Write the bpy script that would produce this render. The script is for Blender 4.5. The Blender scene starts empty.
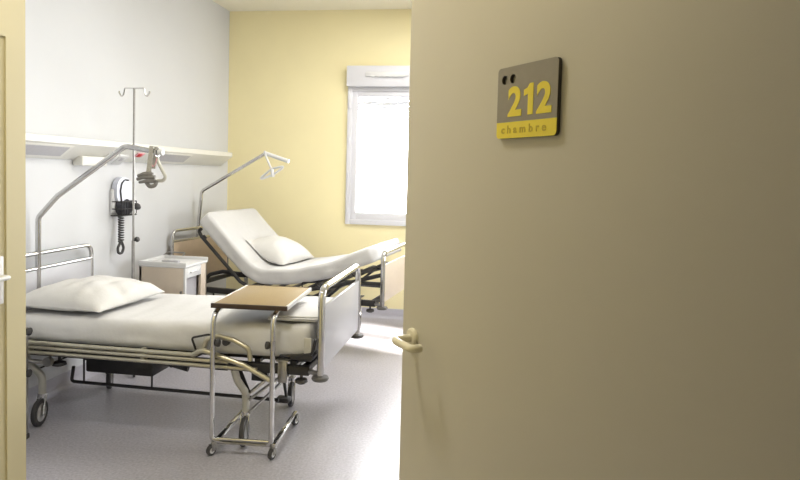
import bpy, bmesh, math, random
from mathutils import Vector, Matrix, noise
random.seed(7)
sc = bpy.context.scene
COL = sc.collection
R = math.radians

# ------------------------------------------------------------------ camera, sky, lights, exposure
F_PX = 617.0
cam_d = bpy.data.cameras.new('camera'); cam = bpy.data.objects.new('camera', cam_d); COL.objects.link(cam)
cam_d.sensor_width = 36.0; cam_d.lens = F_PX / 800.0 * 36.0
cam_d.shift_y = -(240 - 204) / 800.0
cam_d.clip_start = 0.02
PIT, ROL, YAW = 0.0466, -0.0262, -0.1483
fw = Vector((math.sin(YAW) * math.cos(PIT), math.cos(YAW) * math.cos(PIT), -math.sin(PIT)))
rt = Vector((math.cos(YAW), -math.sin(YAW), 0)); dn = fw.cross(rt)
rt2 = math.cos(ROL) * rt + math.sin(ROL) * dn; dn2 = -math.sin(ROL) * rt + math.cos(ROL) * dn
m3 = Matrix((rt2, -dn2, -fw)).transposed()
cam.matrix_world = Matrix.Translation((0, 0, 1.5)) @ m3.to_4x4()
sc.camera = cam

w = bpy.data.worlds.new('sky'); sc.world = w; w.use_nodes = True
w.node_tree.nodes['Background'].inputs[0].default_value = (0.96, 0.98, 1.0, 1)
w.node_tree.nodes['Background'].inputs[1].default_value = 7.2

def area(name, loc, rot, sx, sy, power=0.0, color=(1, 1, 1), portal=False):
    l = bpy.data.lights.new(name, 'AREA'); l.shape = 'RECTANGLE'; l.size = sx; l.size_y = sy
    l.energy = power; l.color = color
    if portal: l.cycles.is_portal = True
    o = bpy.data.objects.new(name, l); o.location = loc; o.rotation_euler = rot; COL.objects.link(o)
    return o
area('window_daylight_far', (-0.56, 6.60, 1.72), (R(-90), 0, 0), 1.94, 1.5, portal=True)
area('window_daylight_right', (1.78, 4.65, 1.34), (0, R(90), 0), 0.9, 0.95, portal=True)
area('room_fill_light', (-0.5, 4.7, 3.16), (0, 0, 0), 1.2, 1.2, power=19, color=(1.0, 0.98, 0.95))  # added fill, no fixture: evens out floor, far wall and left wall
sun_d = bpy.data.lights.new('sun', 'SUN'); sun_d.energy = 11.0; sun_d.angle = R(4); sun_d.color = (1.0, 0.97, 0.92)
sun = bpy.data.objects.new('sun', sun_d); COL.objects.link(sun)
sun.rotation_euler = Vector((-1, .35, -1.06 * math.tan(R(28)))).to_track_quat('-Z', 'Y').to_euler()
area('corridor_fill_light', (-1.2, -0.9, 2.44), (0, 0, 0), 1.2, 0.3, power=1.2, color=(1.0, 0.95, 0.87))  # unseen weak fill, added to light the corridor face of the door
area('vestibule_fill_light', (-1.15, 1.75, 3.15), (0, 0, 0), 0.3, 0.3, power=7.6, color=(1.0, 0.96, 0.90))  # added light out of view, makes the door fade left to right

vs = sc.view_settings
vs.view_transform = 'Standard'; vs.look = 'None'; vs.gamma = 1.0; vs.use_curve_mapping = False
vs.exposure = 1.67

# ------------------------------------------------------------------ materials
def mat(name, col, rough=0.5, metal=0.0, spec=0.5, noise_amt=0.0, noise_scale=40, bump=0.0, bump_scale=60, coat=0.0):
    m = bpy.data.materials.new(name); m.use_nodes = True
    nt = m.node_tree; b = nt.nodes['Principled BSDF']
    b.inputs['Base Color'].default_value = (*col, 1); b.inputs['Roughness'].default_value = rough
    b.inputs['Metallic'].default_value = metal; b.inputs['Specular IOR Level'].default_value = spec
    b.inputs['Coat Weight'].default_value = coat
    tc = nt.nodes.new('ShaderNodeTexCoord')
    if noise_amt:
        n = nt.nodes.new('ShaderNodeTexNoise'); n.inputs['Scale'].default_value = noise_scale; n.inputs['Detail'].default_value = 4
        nt.links.new(tc.outputs['Object'], n.inputs['Vector'])
        r = nt.nodes.new('ShaderNodeValToRGB')
        r.color_ramp.elements[0].position = 0.3; r.color_ramp.elements[1].position = 0.7
        r.color_ramp.elements[0].color = (*[c * (1 - noise_amt) for c in col], 1)
        r.color_ramp.elements[1].color = (*[min(1, c * (1 + noise_amt)) for c in col], 1)
        nt.links.new(n.outputs['Fac'], r.inputs['Fac']); nt.links.new(r.outputs['Color'], b.inputs['Base Color'])
    if bump:
        n2 = nt.nodes.new('ShaderNodeTexNoise'); n2.inputs['Scale'].default_value = bump_scale; n2.inputs['Detail'].default_value = 3
        nt.links.new(tc.outputs['Object'], n2.inputs['Vector'])
        bp = nt.nodes.new('ShaderNodeBump'); bp.inputs['Strength'].default_value = bump; bp.inputs['Distance'].default_value = 0.01
        nt.links.new(n2.outputs['Fac'], bp.inputs['Height']); nt.links.new(bp.outputs['Normal'], b.inputs['Normal'])
    return m

M = {}
M['white_wall'] = mat('white_wall_paint', (0.66, 0.67, 0.69), 0.6, noise_amt=0.008, noise_scale=3, bump=0.03, bump_scale=150)
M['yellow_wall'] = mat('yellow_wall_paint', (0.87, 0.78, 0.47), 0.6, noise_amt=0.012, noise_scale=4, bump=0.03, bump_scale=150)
M['vestibule_wall'] = mat('yellow_wall_paint_darkened', (0.53, 0.47, 0.29), 0.6, noise_amt=0.008, noise_scale=4)  # same yellow paint, darkened to offset the strong window light on this wall
M['ceiling'] = mat('ceiling_paint', (0.86, 0.82, 0.68), 0.7, noise_amt=0.01, noise_scale=4)
M['trim'] = mat('lilac_grey_vinyl_skirting', (0.50, 0.49, 0.55), 0.35, noise_amt=0.03, noise_scale=60)
M['door'] = mat('cream_door_laminate', (0.55, 0.515, 0.425), 0.42, noise_amt=0.015, noise_scale=2.5, bump=0.02, bump_scale=200)
M['yellow_door'] = mat('yellow_door_paint', (0.52, 0.46, 0.28), 0.5, noise_amt=0.01, noise_scale=4)
M['window'] = mat('white_window_plastic', (0.68, 0.68, 0.72), 0.35, noise_amt=0.01, noise_scale=8)
M['shutter'] = mat('pale_grey_shutter_slat', (0.50, 0.50, 0.52), 0.5, noise_amt=0.02)
M['chrome'] = mat('chromed_steel', (0.60, 0.595, 0.59), 0.11, 1.0, noise_amt=0.05, noise_scale=30)
M['steel'] = mat('brushed_grey_steel', (0.38, 0.37, 0.36), 0.35, 1.0, noise_amt=0.08, noise_scale=50)
M['grey_paint'] = mat('pale_grey_enamel', (0.52, 0.51, 0.46), 0.35, 0.3, noise_amt=0.04, noise_scale=30)
M['cream_tube'] = mat('cream_enamelled_tube', (0.50, 0.47, 0.37), 0.3, 0.8, noise_amt=0.04, noise_scale=30)
M['black'] = mat('black_painted_steel', (0.022, 0.021, 0.022), 0.45, noise_amt=0.2, noise_scale=40)
M['rubber'] = mat('grey_black_rubber', (0.05, 0.048, 0.05), 0.6, noise_amt=0.15, noise_scale=60)
M['bumper'] = mat('grey_rubber_bumper', (0.085, 0.08, 0.075), 0.5, noise_amt=0.1, noise_scale=60)
M['white_panel'] = mat('white_lilac_laminate', (0.48, 0.48, 0.51), 0.35, noise_amt=0.01, noise_scale=10)
M['tan_panel'] = mat('tan_laminate', (0.62, 0.49, 0.35), 0.45, noise_amt=0.03, noise_scale=20)
M['sand_panel'] = mat('pale_sand_laminate', (0.62, 0.53, 0.43), 0.45, noise_amt=0.02, noise_scale=20)
M['white_plastic'] = mat('white_plastic', (0.70, 0.70, 0.70), 0.4, noise_amt=0.01, noise_scale=10)
M['offwhite'] = mat('warm_white_enamel', (0.80, 0.79, 0.74), 0.4, noise_amt=0.01, noise_scale=10)
M['diffuser'] = mat('grey_ribbed_diffuser', (0.48, 0.47, 0.50), 0.3, noise_amt=0.05, noise_scale=60)
M['sheet'] = mat('white_cotton_sheet', (0.64, 0.635, 0.63), 0.85, spec=0.2, noise_amt=0.015, noise_scale=25, bump=0.12, bump_scale=45)
M['pillow'] = mat('white_cotton_pillowcase', (0.67, 0.66, 0.64), 0.85, spec=0.2, noise_amt=0.015, noise_scale=25, bump=0.15, bump_scale=40)
M['tabletop'] = mat('brown_tabletop_laminate', (0.33, 0.24, 0.125), 0.4, noise_amt=0.08, noise_scale=90)
M['dark_edge'] = mat('dark_brown_edging', (0.045, 0.026, 0.018), 0.4, noise_amt=0.1, noise_scale=40)
M['alu'] = mat('pale_aluminium', (0.80, 0.80, 0.80), 0.35, 0.7, noise_amt=0.03, noise_scale=40)
M['strap'] = mat('taupe_webbing', (0.44, 0.42, 0.37), 0.8, noise_amt=0.12, noise_scale=120, bump=0.2, bump_scale=250)
M['grip'] = mat('grey_moulded_grip', (0.20, 0.19, 0.175), 0.55, noise_amt=0.1, noise_scale=60)
M['silver_face'] = mat('silver_grey_gauge_face', (0.58, 0.60, 0.68), 0.3, 0.2, noise_amt=0.04, noise_scale=40)
M['cuff'] = mat('black_cuff_fabric', (0.035, 0.035, 0.045), 0.7, noise_amt=0.3, noise_scale=50, bump=0.3, bump_scale=90)
M['red'] = mat('red_plastic', (0.60, 0.03, 0.03), 0.4, noise_amt=0.05)
M['pink'] = mat('pink_cord', (0.72, 0.38, 0.42), 0.6, noise_amt=0.05)
M['sign_grey'] = mat('grey_sign_plastic', (0.27, 0.245, 0.205), 0.38, noise_amt=0.03, noise_scale=60)
M['sign_edge'] = mat('dark_sign_edge', (0.055, 0.05, 0.042), 0.4, noise_amt=0.05)
M['sign_yellow'] = mat('yellow_sign_vinyl', (0.80, 0.66, 0.06), 0.4, noise_amt=0.02, noise_scale=60)
M['sign_letter'] = mat('ochre_sign_lettering', (0.55, 0.43, 0.05), 0.4, noise_amt=0.02)
M['handle'] = mat('cream_nylon_handle', (0.74, 0.69, 0.52), 0.28, noise_amt=0.02, noise_scale=30)

def floor_mat():
    m = bpy.data.materials.new('speckled_lilac_grey_vinyl_floor'); m.use_nodes = True
    nt = m.node_tree; b = nt.nodes['Principled BSDF']; tc = nt.nodes.new('ShaderNodeTexCoord')
    v = nt.nodes.new('ShaderNodeTexNoise'); v.inputs['Scale'].default_value = 75; v.inputs['Detail'].default_value = 5
    n = nt.nodes.new('ShaderNodeTexNoise'); n.inputs['Scale'].default_value = 1.3; n.inputs['Detail'].default_value = 3
    for k in (v, n): nt.links.new(tc.outputs['Object'], k.inputs['Vector'])
    r = nt.nodes.new('ShaderNodeValToRGB'); e = r.color_ramp.elements
    e[0].position = 0.30; e[0].color = (0.35, 0.338, 0.372, 1); e[1].position = 0.70; e[1].color = (0.52, 0.502, 0.55, 1)
    nt.links.new(v.outputs['Fac'], r.inputs['Fac']); nt.links.new(r.outputs['Color'], b.inputs['Base Color'])
    mr = nt.nodes.new('ShaderNodeMapRange'); mr.inputs['To Min'].default_value = 0.33; mr.inputs['To Max'].default_value = 0.35
    nt.links.new(n.outputs['Fac'], mr.inputs['Value']); nt.links.new(mr.outputs['Result'], b.inputs['Roughness'])
    b.inputs['Specular IOR Level'].default_value = 0.85
    bp = nt.nodes.new('ShaderNodeBump'); bp.inputs['Strength'].default_value = 0.03; bp.inputs['Distance'].default_value = 0.002
    nt.links.new(v.outputs['Fac'], bp.inputs['Height']); nt.links.new(bp.outputs['Normal'], b.inputs['Normal'])
    return m
M['floor'] = floor_mat()

def glass_mat():
    m = bpy.data.materials.new('window_glass'); m.use_nodes = True; nt = m.node_tree; nt.nodes.clear()
    o = nt.nodes.new('ShaderNodeOutputMaterial'); mx = nt.nodes.new('ShaderNodeMixShader')
    t = nt.nodes.new('ShaderNodeBsdfTransparent'); g = nt.nodes.new('ShaderNodeBsdfGlossy'); f = nt.nodes.new('ShaderNodeFresnel')
    g.inputs['Roughness'].default_value = 0.02; f.inputs['IOR'].default_value = 1.45
    nt.links.new(f.outputs[0], mx.inputs[0]); nt.links.new(t.outputs[0], mx.inputs[1]); nt.links.new(g.outputs[0], mx.inputs[2])
    nt.links.new(mx.outputs[0], o.inputs[0]); return m
M['glass'] = glass_mat()

# ------------------------------------------------------------------ mesh helpers
class MB:
    """collects shapes into one mesh"""
    def __init__(s): s.bm = bmesh.new()
    def _xf(s, vs, mtx):
        if mtx is not None: bmesh.ops.transform(s.bm, matrix=mtx, verts=vs)
    def box(s, x0, x1, y0, y1, z0, z1, bev=0.0, mtx=None, seg=2):
        r = bmesh.ops.create_cube(s.bm, size=1.0); vs = r['verts']
        for v in vs:
            v.co = Vector((x0 + (v.co.x + .5) * (x1 - x0), y0 + (v.co.y + .5) * (y1 - y0), z0 + (v.co.z + .5) * (z1 - z0)))
        if bev > 0:
            es = list({e for v in vs for e in v.link_edges})
            r2 = bmesh.ops.bevel(s.bm, geom=es, offset=bev, segments=seg, affect='EDGES', profile=0.5)
            vs = list({v for f in r2['faces'] for v in f.verts} | {v for v in vs if v.is_valid})
            # gather the connected island
            seen = set(vs); st = list(vs)
            while st:
                v = st.pop()
                for e in v.link_edges:
                    o = e.other_vert(v)
                    if o not in seen: seen.add(o); st.append(o)
            vs = list(seen)
        s._xf(vs, mtx); return s
    def tube(s, pts, r, seg=12, bend=0.0, closed=False, cap=True, nb=6):
        P = [Vector(p) for p in pts]
        if bend > 0: P = fillet(P, bend, nb, closed)
        n = len(P); rr = r if hasattr(r, '__len__') else [r] * n
        if len(rr) != n: rr = [rr[0] + (rr[-1] - rr[0]) * i / (n - 1) for i in range(n)]
        T = []
        for i in range(n):
            a = P[i - 1] if (i > 0 or closed) else P[i]; b = P[(i + 1) % n] if (i < n - 1 or closed) else P[i]
            t = (b - a); T.append(t.normalized() if t.length > 1e-9 else Vector((0, 0, 1)))
        u = T[0].orthogonal().normalized(); rings = []
        for i in range(n):
            u = (u - T[i] * u.dot(T[i])).normalized(); v = T[i].cross(u)
            rings.append([s.bm.verts.new(P[i] + rr[i] * (math.cos(2 * math.pi * k / seg) * u + math.sin(2 * math.pi * k / seg) * v)) for k in range(seg)])
        for i in range(n if closed else n - 1):
            a, b = rings[i], rings[(i + 1) % n]
            for k in range(seg): s.bm.faces.new((a[k], a[(k + 1) % seg], b[(k + 1) % seg], b[k]))
        if cap and not closed:
            s.bm.faces.new(list(reversed(rings[0]))); s.bm.faces.new(rings[-1])
        return s
    def cyl(s, a, b, r, r2=None, seg=20):
        return s.tube([a, b], [r, r if r2 is None else r2], seg)
    def lathe(s, prof, mtx=None, seg=24):
        rings = []; vs = []
        for (r, z) in prof:
            ring = [s.bm.verts.new((r * math.cos(2 * math.pi * k / seg), r * math.sin(2 * math.pi * k / seg), z)) for k in range(seg)]
            rings.append(ring); vs += ring
        for a, b in zip(rings, rings[1:]):
            for k in range(seg): s.bm.faces.new((a[k], a[(k + 1) % seg], b[(k + 1) % seg], b[k]))
        s.bm.faces.new(list(reversed(rings[0]))); s.bm.faces.new(rings[-1])
        s._xf(vs, mtx); return s
    def prism(s, poly, a, b, axis='y'):
        """polygon in the plane across `axis`, extruded from a to b"""
        def P(u, v, t): return {'y': (u, t, v), 'x': (t, u, v), 'z': (u, v, t)}[axis]
        A = [s.bm.verts.new(P(u, v, a)) for u, v in poly]; B = [s.bm.verts.new(P(u, v, b)) for u, v in poly]
        n = len(poly); s.bm.faces.new(A); s.bm.faces.new(list(reversed(B)))
        for k in range(n): s.bm.faces.new((A[k], B[k], B[(k + 1) % n], A[(k + 1) % n]))
        return s
    def grid_loft(s, rings, cap=True):
        R_ = [[s.bm.verts.new(p) for p in r] for r in rings]; n = len(R_[0])
        for a, b in zip(R_, R_[1:]):
            for k in range(n): s.bm.faces.new((a[k], a[(k + 1) % n], b[(k + 1) % n], b[k]))
        if cap: s.bm.faces.new(list(reversed(R_[0]))); s.bm.faces.new(R_[-1])
        return s

def fillet(P, r, nb=6, closed=False):
    out = []; n = len(P)
    for i in range(n):
        if not closed and i in (0, n - 1): out.append(P[i]); continue
        a, b, c = P[i - 1], P[i], P[(i + 1) % n]
        d1, d2 = (a - b), (c - b); l1, l2 = d1.length, d2.length
        d1.normalize(); d2.normalize(); ang = d1.angle(d2)
        if ang > math.pi - 0.02: out.append(b); continue
        t = min(r / math.tan(ang / 2), l1 * .48, l2 * .48)
        for k in range(nb + 1):
            q = k / nb; out.append((b + d1 * t) * (1 - q) ** 2 + b * 2 * q * (1 - q) + (b + d2 * t) * q ** 2)
    return out

ORIG = {}
def thing(name, label, cat, loc=(0, 0, 0), group=None, rotz=0.0, local=False):
    o = bpy.data.objects.new(name, None); COL.objects.link(o); o.empty_display_size = .1
    o.location = loc; o.rotation_euler = (0, 0, rotz)
    o['label'] = label; o['category'] = cat
    if group: o['group'] = group
    ORIG[o.name] = Vector((0, 0, 0)) if local else Vector(loc)
    return o
def obj(name, mb, m, parent=None, smooth=True, origin=None):
    """links the collected shapes as ONE mesh object (world coordinates in, unless the parent thing is local)"""
    bm = mb.bm; bmesh.ops.recalc_face_normals(bm, faces=bm.faces)
    off = ORIG[parent.name] if parent is not None else Vector(origin or (0, 0, 0))
    if off.length: bmesh.ops.translate(bm, verts=bm.verts, vec=-off)
    me = bpy.data.meshes.new(name); bm.to_mesh(me); bm.free(); me.materials.append(M[m])
    if smooth:
        me.polygons.foreach_set('use_smooth', [True] * len(me.polygons))
        try: me.set_sharp_from_angle(angle=R(38))
        except Exception: pass
    o = bpy.data.objects.new(name, me); COL.objects.link(o)
    if parent is not None: o.parent = parent
    else: o.location = off
    ORIG[o.name] = off
    return o
def tag(o, label, cat, group=None):
    o['label'] = label; o['category'] = cat
    if group: o['group'] = group
    return o
def struct(name, mb, m, parent=None, origin=None):
    o = obj(name, mb, m, parent, smooth=False, origin=origin); o['kind'] = 'structure'; return o
def sub(o, levels=1):
    md = o.modifiers.new('subsurf', 'SUBSURF'); md.levels = levels; md.render_levels = levels; return o

# ------------------------------------------------------------------ room shell
XW, YF, XR, YE, ZC = -2.84, 6.33, 1.6, 0.74, 3.20          # left wall, far wall, right wall, entrance wall, ceiling
XV, YB = -1.915, 2.30                                       # vestibule wall, bathroom corner
struct('floor', MB().box(-3.1, 1.85, -2.2, 6.6, -0.12, 0.0), 'floor')
struct('ceiling', MB().box(-3.1, 1.85, YE - .12, 6.6, ZC, ZC + .12), 'ceiling')
struct('wall_left', MB().box(XW - .2, XW, YB - .1, YF + .2, 0, ZC), 'white_wall')
WX0, WX1, WZ0, WZ1 = -1.52, 0.40, 0.975, 2.61              # far window
f = MB(); f.box(XW, WX0, YF, YF + .22, 0, ZC); f.box(WX1, XR + .2, YF, YF + .22, 0, ZC)
f.box(WX0, WX1, YF, YF + .22, 0, WZ0); f.box(WX0, WX1, YF, YF + .22, WZ1, ZC)
struct('wall_far', f, 'yellow_wall')
RY0, RY1, RZ0, RZ1 = 4.2, 5.10, 0.85, 1.78                     # window in the right wall
f = MB(); f.box(XR, XR + .2, YE, RY0, 0, ZC); f.box(XR, XR + .2, RY1, YF, 0, ZC)
f.box(XR, XR + .2, RY0, RY1, 0, RZ0); f.box(XR, XR + .2, RY0, RY1, RZ1, ZC)
struct('wall_right', f, 'white_wall')
# bathroom block: vestibule wall with its door, and the return wall towards the beds
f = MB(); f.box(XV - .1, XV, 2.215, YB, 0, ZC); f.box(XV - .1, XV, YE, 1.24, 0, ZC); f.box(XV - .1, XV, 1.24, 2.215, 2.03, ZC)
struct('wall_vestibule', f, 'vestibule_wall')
struct('wall_bathroom', MB().box(XW, XV - .1, YB - .1, YB, 0, ZC), 'white_wall')
# entrance wall around door 212
HX, HY, DW, DH = 0.485, 0.741, 1.2, 2.10
f = MB(); f.box(XV - .1, HX - DW - .06, YE - .12, YE, 0, ZC); f.box(HX + .06, XR + .2, YE - .12, YE, 0, ZC)
f.box(HX - DW - .06, HX + .06, YE - .12, YE, DH + .05, ZC)
struct('wall_entrance', f, 'yellow_wall')
f = MB(); f.box(HX - DW - .06, HX - DW - .02, YE - .13, YE + .01, 0, DH + .05); f.box(HX + .02, HX + .06, YE - .13, YE + .01, 0, DH + .05)
f.box(HX - DW - .06, HX + .06, YE - .13, YE + .01, DH + .01, DH + .05)
struct('trim_1', f, 'yellow_door')
# corridor behind the camera
f = MB(); f.box(-3.1, 1.85, -2.2, -2.05, 0, 2.6); f.box(-3.1, -2.95, -2.05, YE - .12, 0, 2.6); f.box(1.7, 1.85, -2.05, YE - .12, 0, 2.6)
f.box(-2.95, XV - .1, YE - .12, YE, 0, 2.6)
struct('wall_corridor', f, 'yellow_wall')
struct('ceiling_corridor', MB().box(-3.1, 1.85, -2.2, YE - .12, 2.5, 2.6), 'ceiling')

def skirting(name, a, b, nrm):
    """coved vinyl skirting along a-b"""
    a, b, n = Vector(a), Vector(b), Vector(nrm)
    prof = [(0, 0), (.05, 0), (.03, .006), (.016, .02), (.009, .04), (.007, .095), (.003, .10), (0, .10)]
    rings = [[(p + n * u + Vector((0, 0, v))) for u, v in prof] for p in (a, b)]
    struct(name, MB().grid_loft(rings), 'trim')
skirting('baseboard_left', (XW, YB, 0), (XW, YF, 0), (1, 0, 0))
skirting('baseboard_far', (XW, YF, 0), (XR, YF, 0), (0, -1, 0))
skirting('baseboard_right', (XR, YE, 0), (XR, YF, 0), (-1, 0, 0))
# thin dark cable run along the left wall
o = obj('wall_cable', MB().tube([(XW + .008, 2.6, .215), (XW + .008, 3.4, .205), (XW + .008, 4.3, .2)], .006, 8), 'black', origin=(XW, 3, .2))
tag(o, 'thin dark cable running low along the white wall behind the near bed', 'cable')

# ------------------------------------------------------------------ window in the far wall
def window(name, mk, W):
    pass
win = bpy.data.objects.new('window_1', None); COL.objects.link(win); win.location = (WX0, YF, WZ0); win['kind'] = 'structure'
ORIG[win.name] = Vector(win.location)
ZB = 2.40
f = MB()
for (a, b, c, d) in ((WX0, WX0 + .05, WZ0, ZB), (WX1 - .05, WX1, WZ0, ZB), (WX0 + .05, WX1 - .05, WZ0, WZ0 + .05), (WX0 + .05, WX1 - .05, ZB - .04, ZB)):
    f.box(a, b, YF - .03, YF + .10, c, d, .003)
obj('window_frame', f, 'window', win)
MX = (WX0 + WX1) / 2
for (a, b) in ((WX0 + .045, MX), (MX, WX1 - .045)):
    s_ = MB()
    for (x0, x1, z0, z1) in ((a, a + .06, WZ0 + .045, ZB - .035), (b - .06, b, WZ0 + .045, ZB - .035), (a + .06, b - .06, WZ0 + .045, WZ0 + .125), (a + .06, b - .06, ZB - .09, ZB - .035)):
        s_.box(x0, x1, YF - .012, YF + .06, z0, z1, .003)
    so = obj('window_sash', s_, 'window', win)
    obj('pane', MB().box(a + .05, b - .05, YF + .028, YF + .034, WZ0 + .12, ZB - .085), 'glass', so, smooth=False)
f = MB().box(WX0, WX1, YF - .10, YF + .10, ZB, WZ1, .008)
sb = obj('shutter_box', f, 'window', win)
f = MB()
f.box(-1.32, -0.88, YF - .118, YF - .10, 2.50, 2.545, .006)
for k in range(6): f.box(-1.27 + k * .06, -1.22 + k * .06, YF - .128, YF - .112, 2.493, 2.503, .002)
obj('air_vent', f, 'white_plastic', sb)
f = MB()
for k in range(6):
    z = 2.39 - k * .055
    f.box(WX0 + .01, WX1 - .01, YF + .135, YF + .147, z - .050, z, .004)
obj('roller_shutter', f, 'shutter', win)
f = MB()
for k in range(4): f.box(WX0 + .016 , WX0 + .030, YF - .045, YF - .028, 1.10 + k * .36, 1.16 + k * .36, .004)
obj('hinge', f, 'window', win)

win2 = bpy.data.objects.new('window_2', None); COL.objects.link(win2); win2.location = (XR, RY0, RZ0); win2['kind'] = 'structure'
ORIG[win2.name] = Vector(win2.location)
f = MB()
for (a, b, c, d) in ((RY0, RY0 + .07, RZ0, RZ1), (RY1 - .07, RY1, RZ0, RZ1), (RY0 + .07, RY1 - .07, RZ0, RZ0 + .07), (RY0 + .07, RY1 - .07, RZ1 - .07, RZ1), ((RY0 + RY1) / 2 - .05, (RY0 + RY1) / 2 + .05, RZ0 + .07, RZ1 - .07)):
    f.box(XR - .01, XR + .08, a, b, c, d, .006)
obj('window_frame', f, 'window', win2)
obj('pane', MB().box(XR + .03, XR + .036, RY0 + .06, RY1 - .06, RZ0 + .06, RZ1 - .06), 'glass', win2, smooth=False)

# ------------------------------------------------------------------ bathroom door in the vestibule wall (left edge of the view)
bd = bpy.data.objects.new('door_2', None); COL.objects.link(bd); bd.location = (XV, 1.7, 0); bd['kind'] = 'structure'
ORIG[bd.name] = Vector(bd.location)
obj('door_leaf', MB().box(XV - .05, XV + .002, 1.285, 2.19, .01, 2.004), 'yellow_door', bd, smooth=False)
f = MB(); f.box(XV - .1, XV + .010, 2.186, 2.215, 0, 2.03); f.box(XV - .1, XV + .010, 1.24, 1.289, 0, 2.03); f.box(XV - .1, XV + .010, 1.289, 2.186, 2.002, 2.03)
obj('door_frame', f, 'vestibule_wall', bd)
hp = obj('handle_plate', MB().box(XV + .002, XV + .010, 2.125, 2.172, .95, 1.14, .003), 'white_plastic', bd)
f = MB().tube([(XV + .008, 2.150, 1.06), (XV + .058, 2.150, 1.06), (XV + .058, 2.03, 1.06)], .009, 10, bend=.02)
obj('lever', f, 'white_plastic', hp)

# ------------------------------------------------------------------ entrance door 212
dr = bpy.data.objects.new('door_1', None); COL.objects.link(dr); dr.location = (HX, HY, 0); dr.rotation_euler = (0, 0, math.atan2(.799, -.602)); dr['kind'] = 'structure'
ORIG[dr.name] = Vector((0, 0, 0))
obj('door_leaf', MB().box(0, DW, -.045, 0, .008, DH, .002, seg=1), 'door', dr, smooth=False)
f = MB().lathe([(.026, 0), (.026, .007), (.022, .011), (.012, .012)], Matrix.Translation((DW - .062, 0, 1.06)) @ Matrix.Rotation(R(-90), 4, 'X'))
ro = obj('rosette', f, 'handle', dr)
f = MB().tube([(DW - .062, .004, 1.06), (DW - .062, .062, 1.06), (DW - .160, .062, 1.06), (DW - .160, .035, 1.06)], .0105, 14, bend=.022)
obj('lever', f, 'handle', ro)
f = MB().lathe([(.026, 0), (.026, .007), (.022, .011), (.012, .012)], Matrix.Translation((DW - .062, -.045, 1.06)) @ Matrix.Rotation(R(90), 4, 'X'))
ro = obj('rosette', f, 'handle', dr)
f = MB().tube([(DW - .062, -.05, 1.06), (DW - .062, -.107, 1.06), (DW - .160, -.107, 1.06), (DW - .160, -.08, 1.06)], .0105, 14, bend=.022)
obj('lever', f, 'handle', ro)

# the room sign on the door (u to the right, v up, seen from the corridor)
SW, SH = .186, .150
sg = thing('door_sign', 'grey room sign with yellow numerals 212 and yellow strip on cream door', 'sign', local=True)
S0 = dr.matrix_basis.copy()
S0 = Matrix.Translation(dr.location) @ Matrix.Rotation(dr.rotation_euler.z, 4, 'Z')
ub = S0 @ Matrix.Translation((.786, 0.0, 1.584)) @ Matrix(((-1, 0, 0, 0), (0, 0, 1, 0), (0, 1, 0, 0), (0, 0, 0, 1)))   # local (u, v, n)
sg.matrix_world = ub
def curve_mesh(name, make, depth, m, parent, n0):
    cu = bpy.data.curves.new(name, 'CURVE') if make is not None else None
    cu.dimensions = '2D'; cu.fill_mode = 'BOTH'; cu.extrude = depth / 2
    for poly in make:
        s = cu.splines.new('POLY'); s.points.add(len(poly) - 1); s.use_cyclic_u = True
        for p, q in zip(s.points, poly): p.co = (q[0], q[1], 0, 1)
    return curve_to_obj(name, cu, depth, m, parent, n0)
def curve_to_obj(name, cu, depth, m, parent, n0, at=(0, 0)):
    t = bpy.data.objects.new('tmp', cu); COL.objects.link(t)
    me = bpy.data.meshes.new_from_object(t.evaluated_get(bpy.context.evaluated_depsgraph_get()))
    bpy.data.objects.remove(t); bpy.data.curves.remove(cu)
    me.name = name; me.transform(Matrix.Translation((at[0], at[1], n0 + depth / 2)))
    me.materials.clear(); me.materials.append(M[m]); o = bpy.data.objects.new(name, me); COL.objects.link(o); o.parent = parent
    ORIG[o.name] = Vector((0, 0, 0)); return o
def rrect(x0, x1, y0, y1, r, n=6, corners=(1, 1, 1, 1)):
    out = []
    for (cx, cy, a0, on) in ((x1 - r, y1 - r, 0, corners[0]), (x0 + r, y1 - r, 90, corners[1]), (x0 + r, y0 + r, 180, corners[2]), (x1 - r, y0 + r, 270, corners[3])):
        if on: out += [(cx + r * math.cos(R(a0 + 90 * k / n)), cy + r * math.sin(R(a0 + 90 * k / n))) for k in range(n + 1)]
        else: out.append((cx + r * (1 if a0 in (0, 270) else -1), cy + r * (1 if a0 in (0, 90) else -1)))
    return out
def circ(cx, cy, r, n=24): return [(cx + r * math.cos(2 * math.pi * k / n), cy + r * math.sin(2 * math.pi * k / n)) for k in range(n)]
pl = curve_mesh('sign_plate', [rrect(0, SW, 0, SH, .009), circ(.023, SH - .026, .0098), circ(.050, SH - .026, .0098)], .008, 'sign_edge', sg, .0005)
curve_mesh('sign_face', [rrect(0, SW, .034, SH, .009, corners=(1, 1, 0, 0)), circ(.023, SH - .026, .0098), circ(.050, SH - .026, .0098)], .0012, 'sign_grey', pl, .0085)
strip = curve_mesh('sign_strip', [rrect(0, SW, 0, .034, .009, corners=(0, 0, 1, 1))], .0012, 'sign_yellow', pl, .0085)
def text(name, body, size, at, m, parent, n0, bold, spacing, sx=1.0, shear=0.0):
    cu = bpy.data.curves.new(name, 'FONT'); cu.body = body; cu.size = size; cu.extrude = .0004; cu.offset = bold
    cu.space_character = spacing; cu.shear = shear
    o = curve_to_obj(name, cu, .0008, m, parent, n0)
    xs = [v.co.x for v in o.data.vertices]; x0 = min(xs)
    for v in o.data.vertices: v.co.x = at[0] + (v.co.x - x0) * sx; v.co.y += at[1]
    return o
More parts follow.
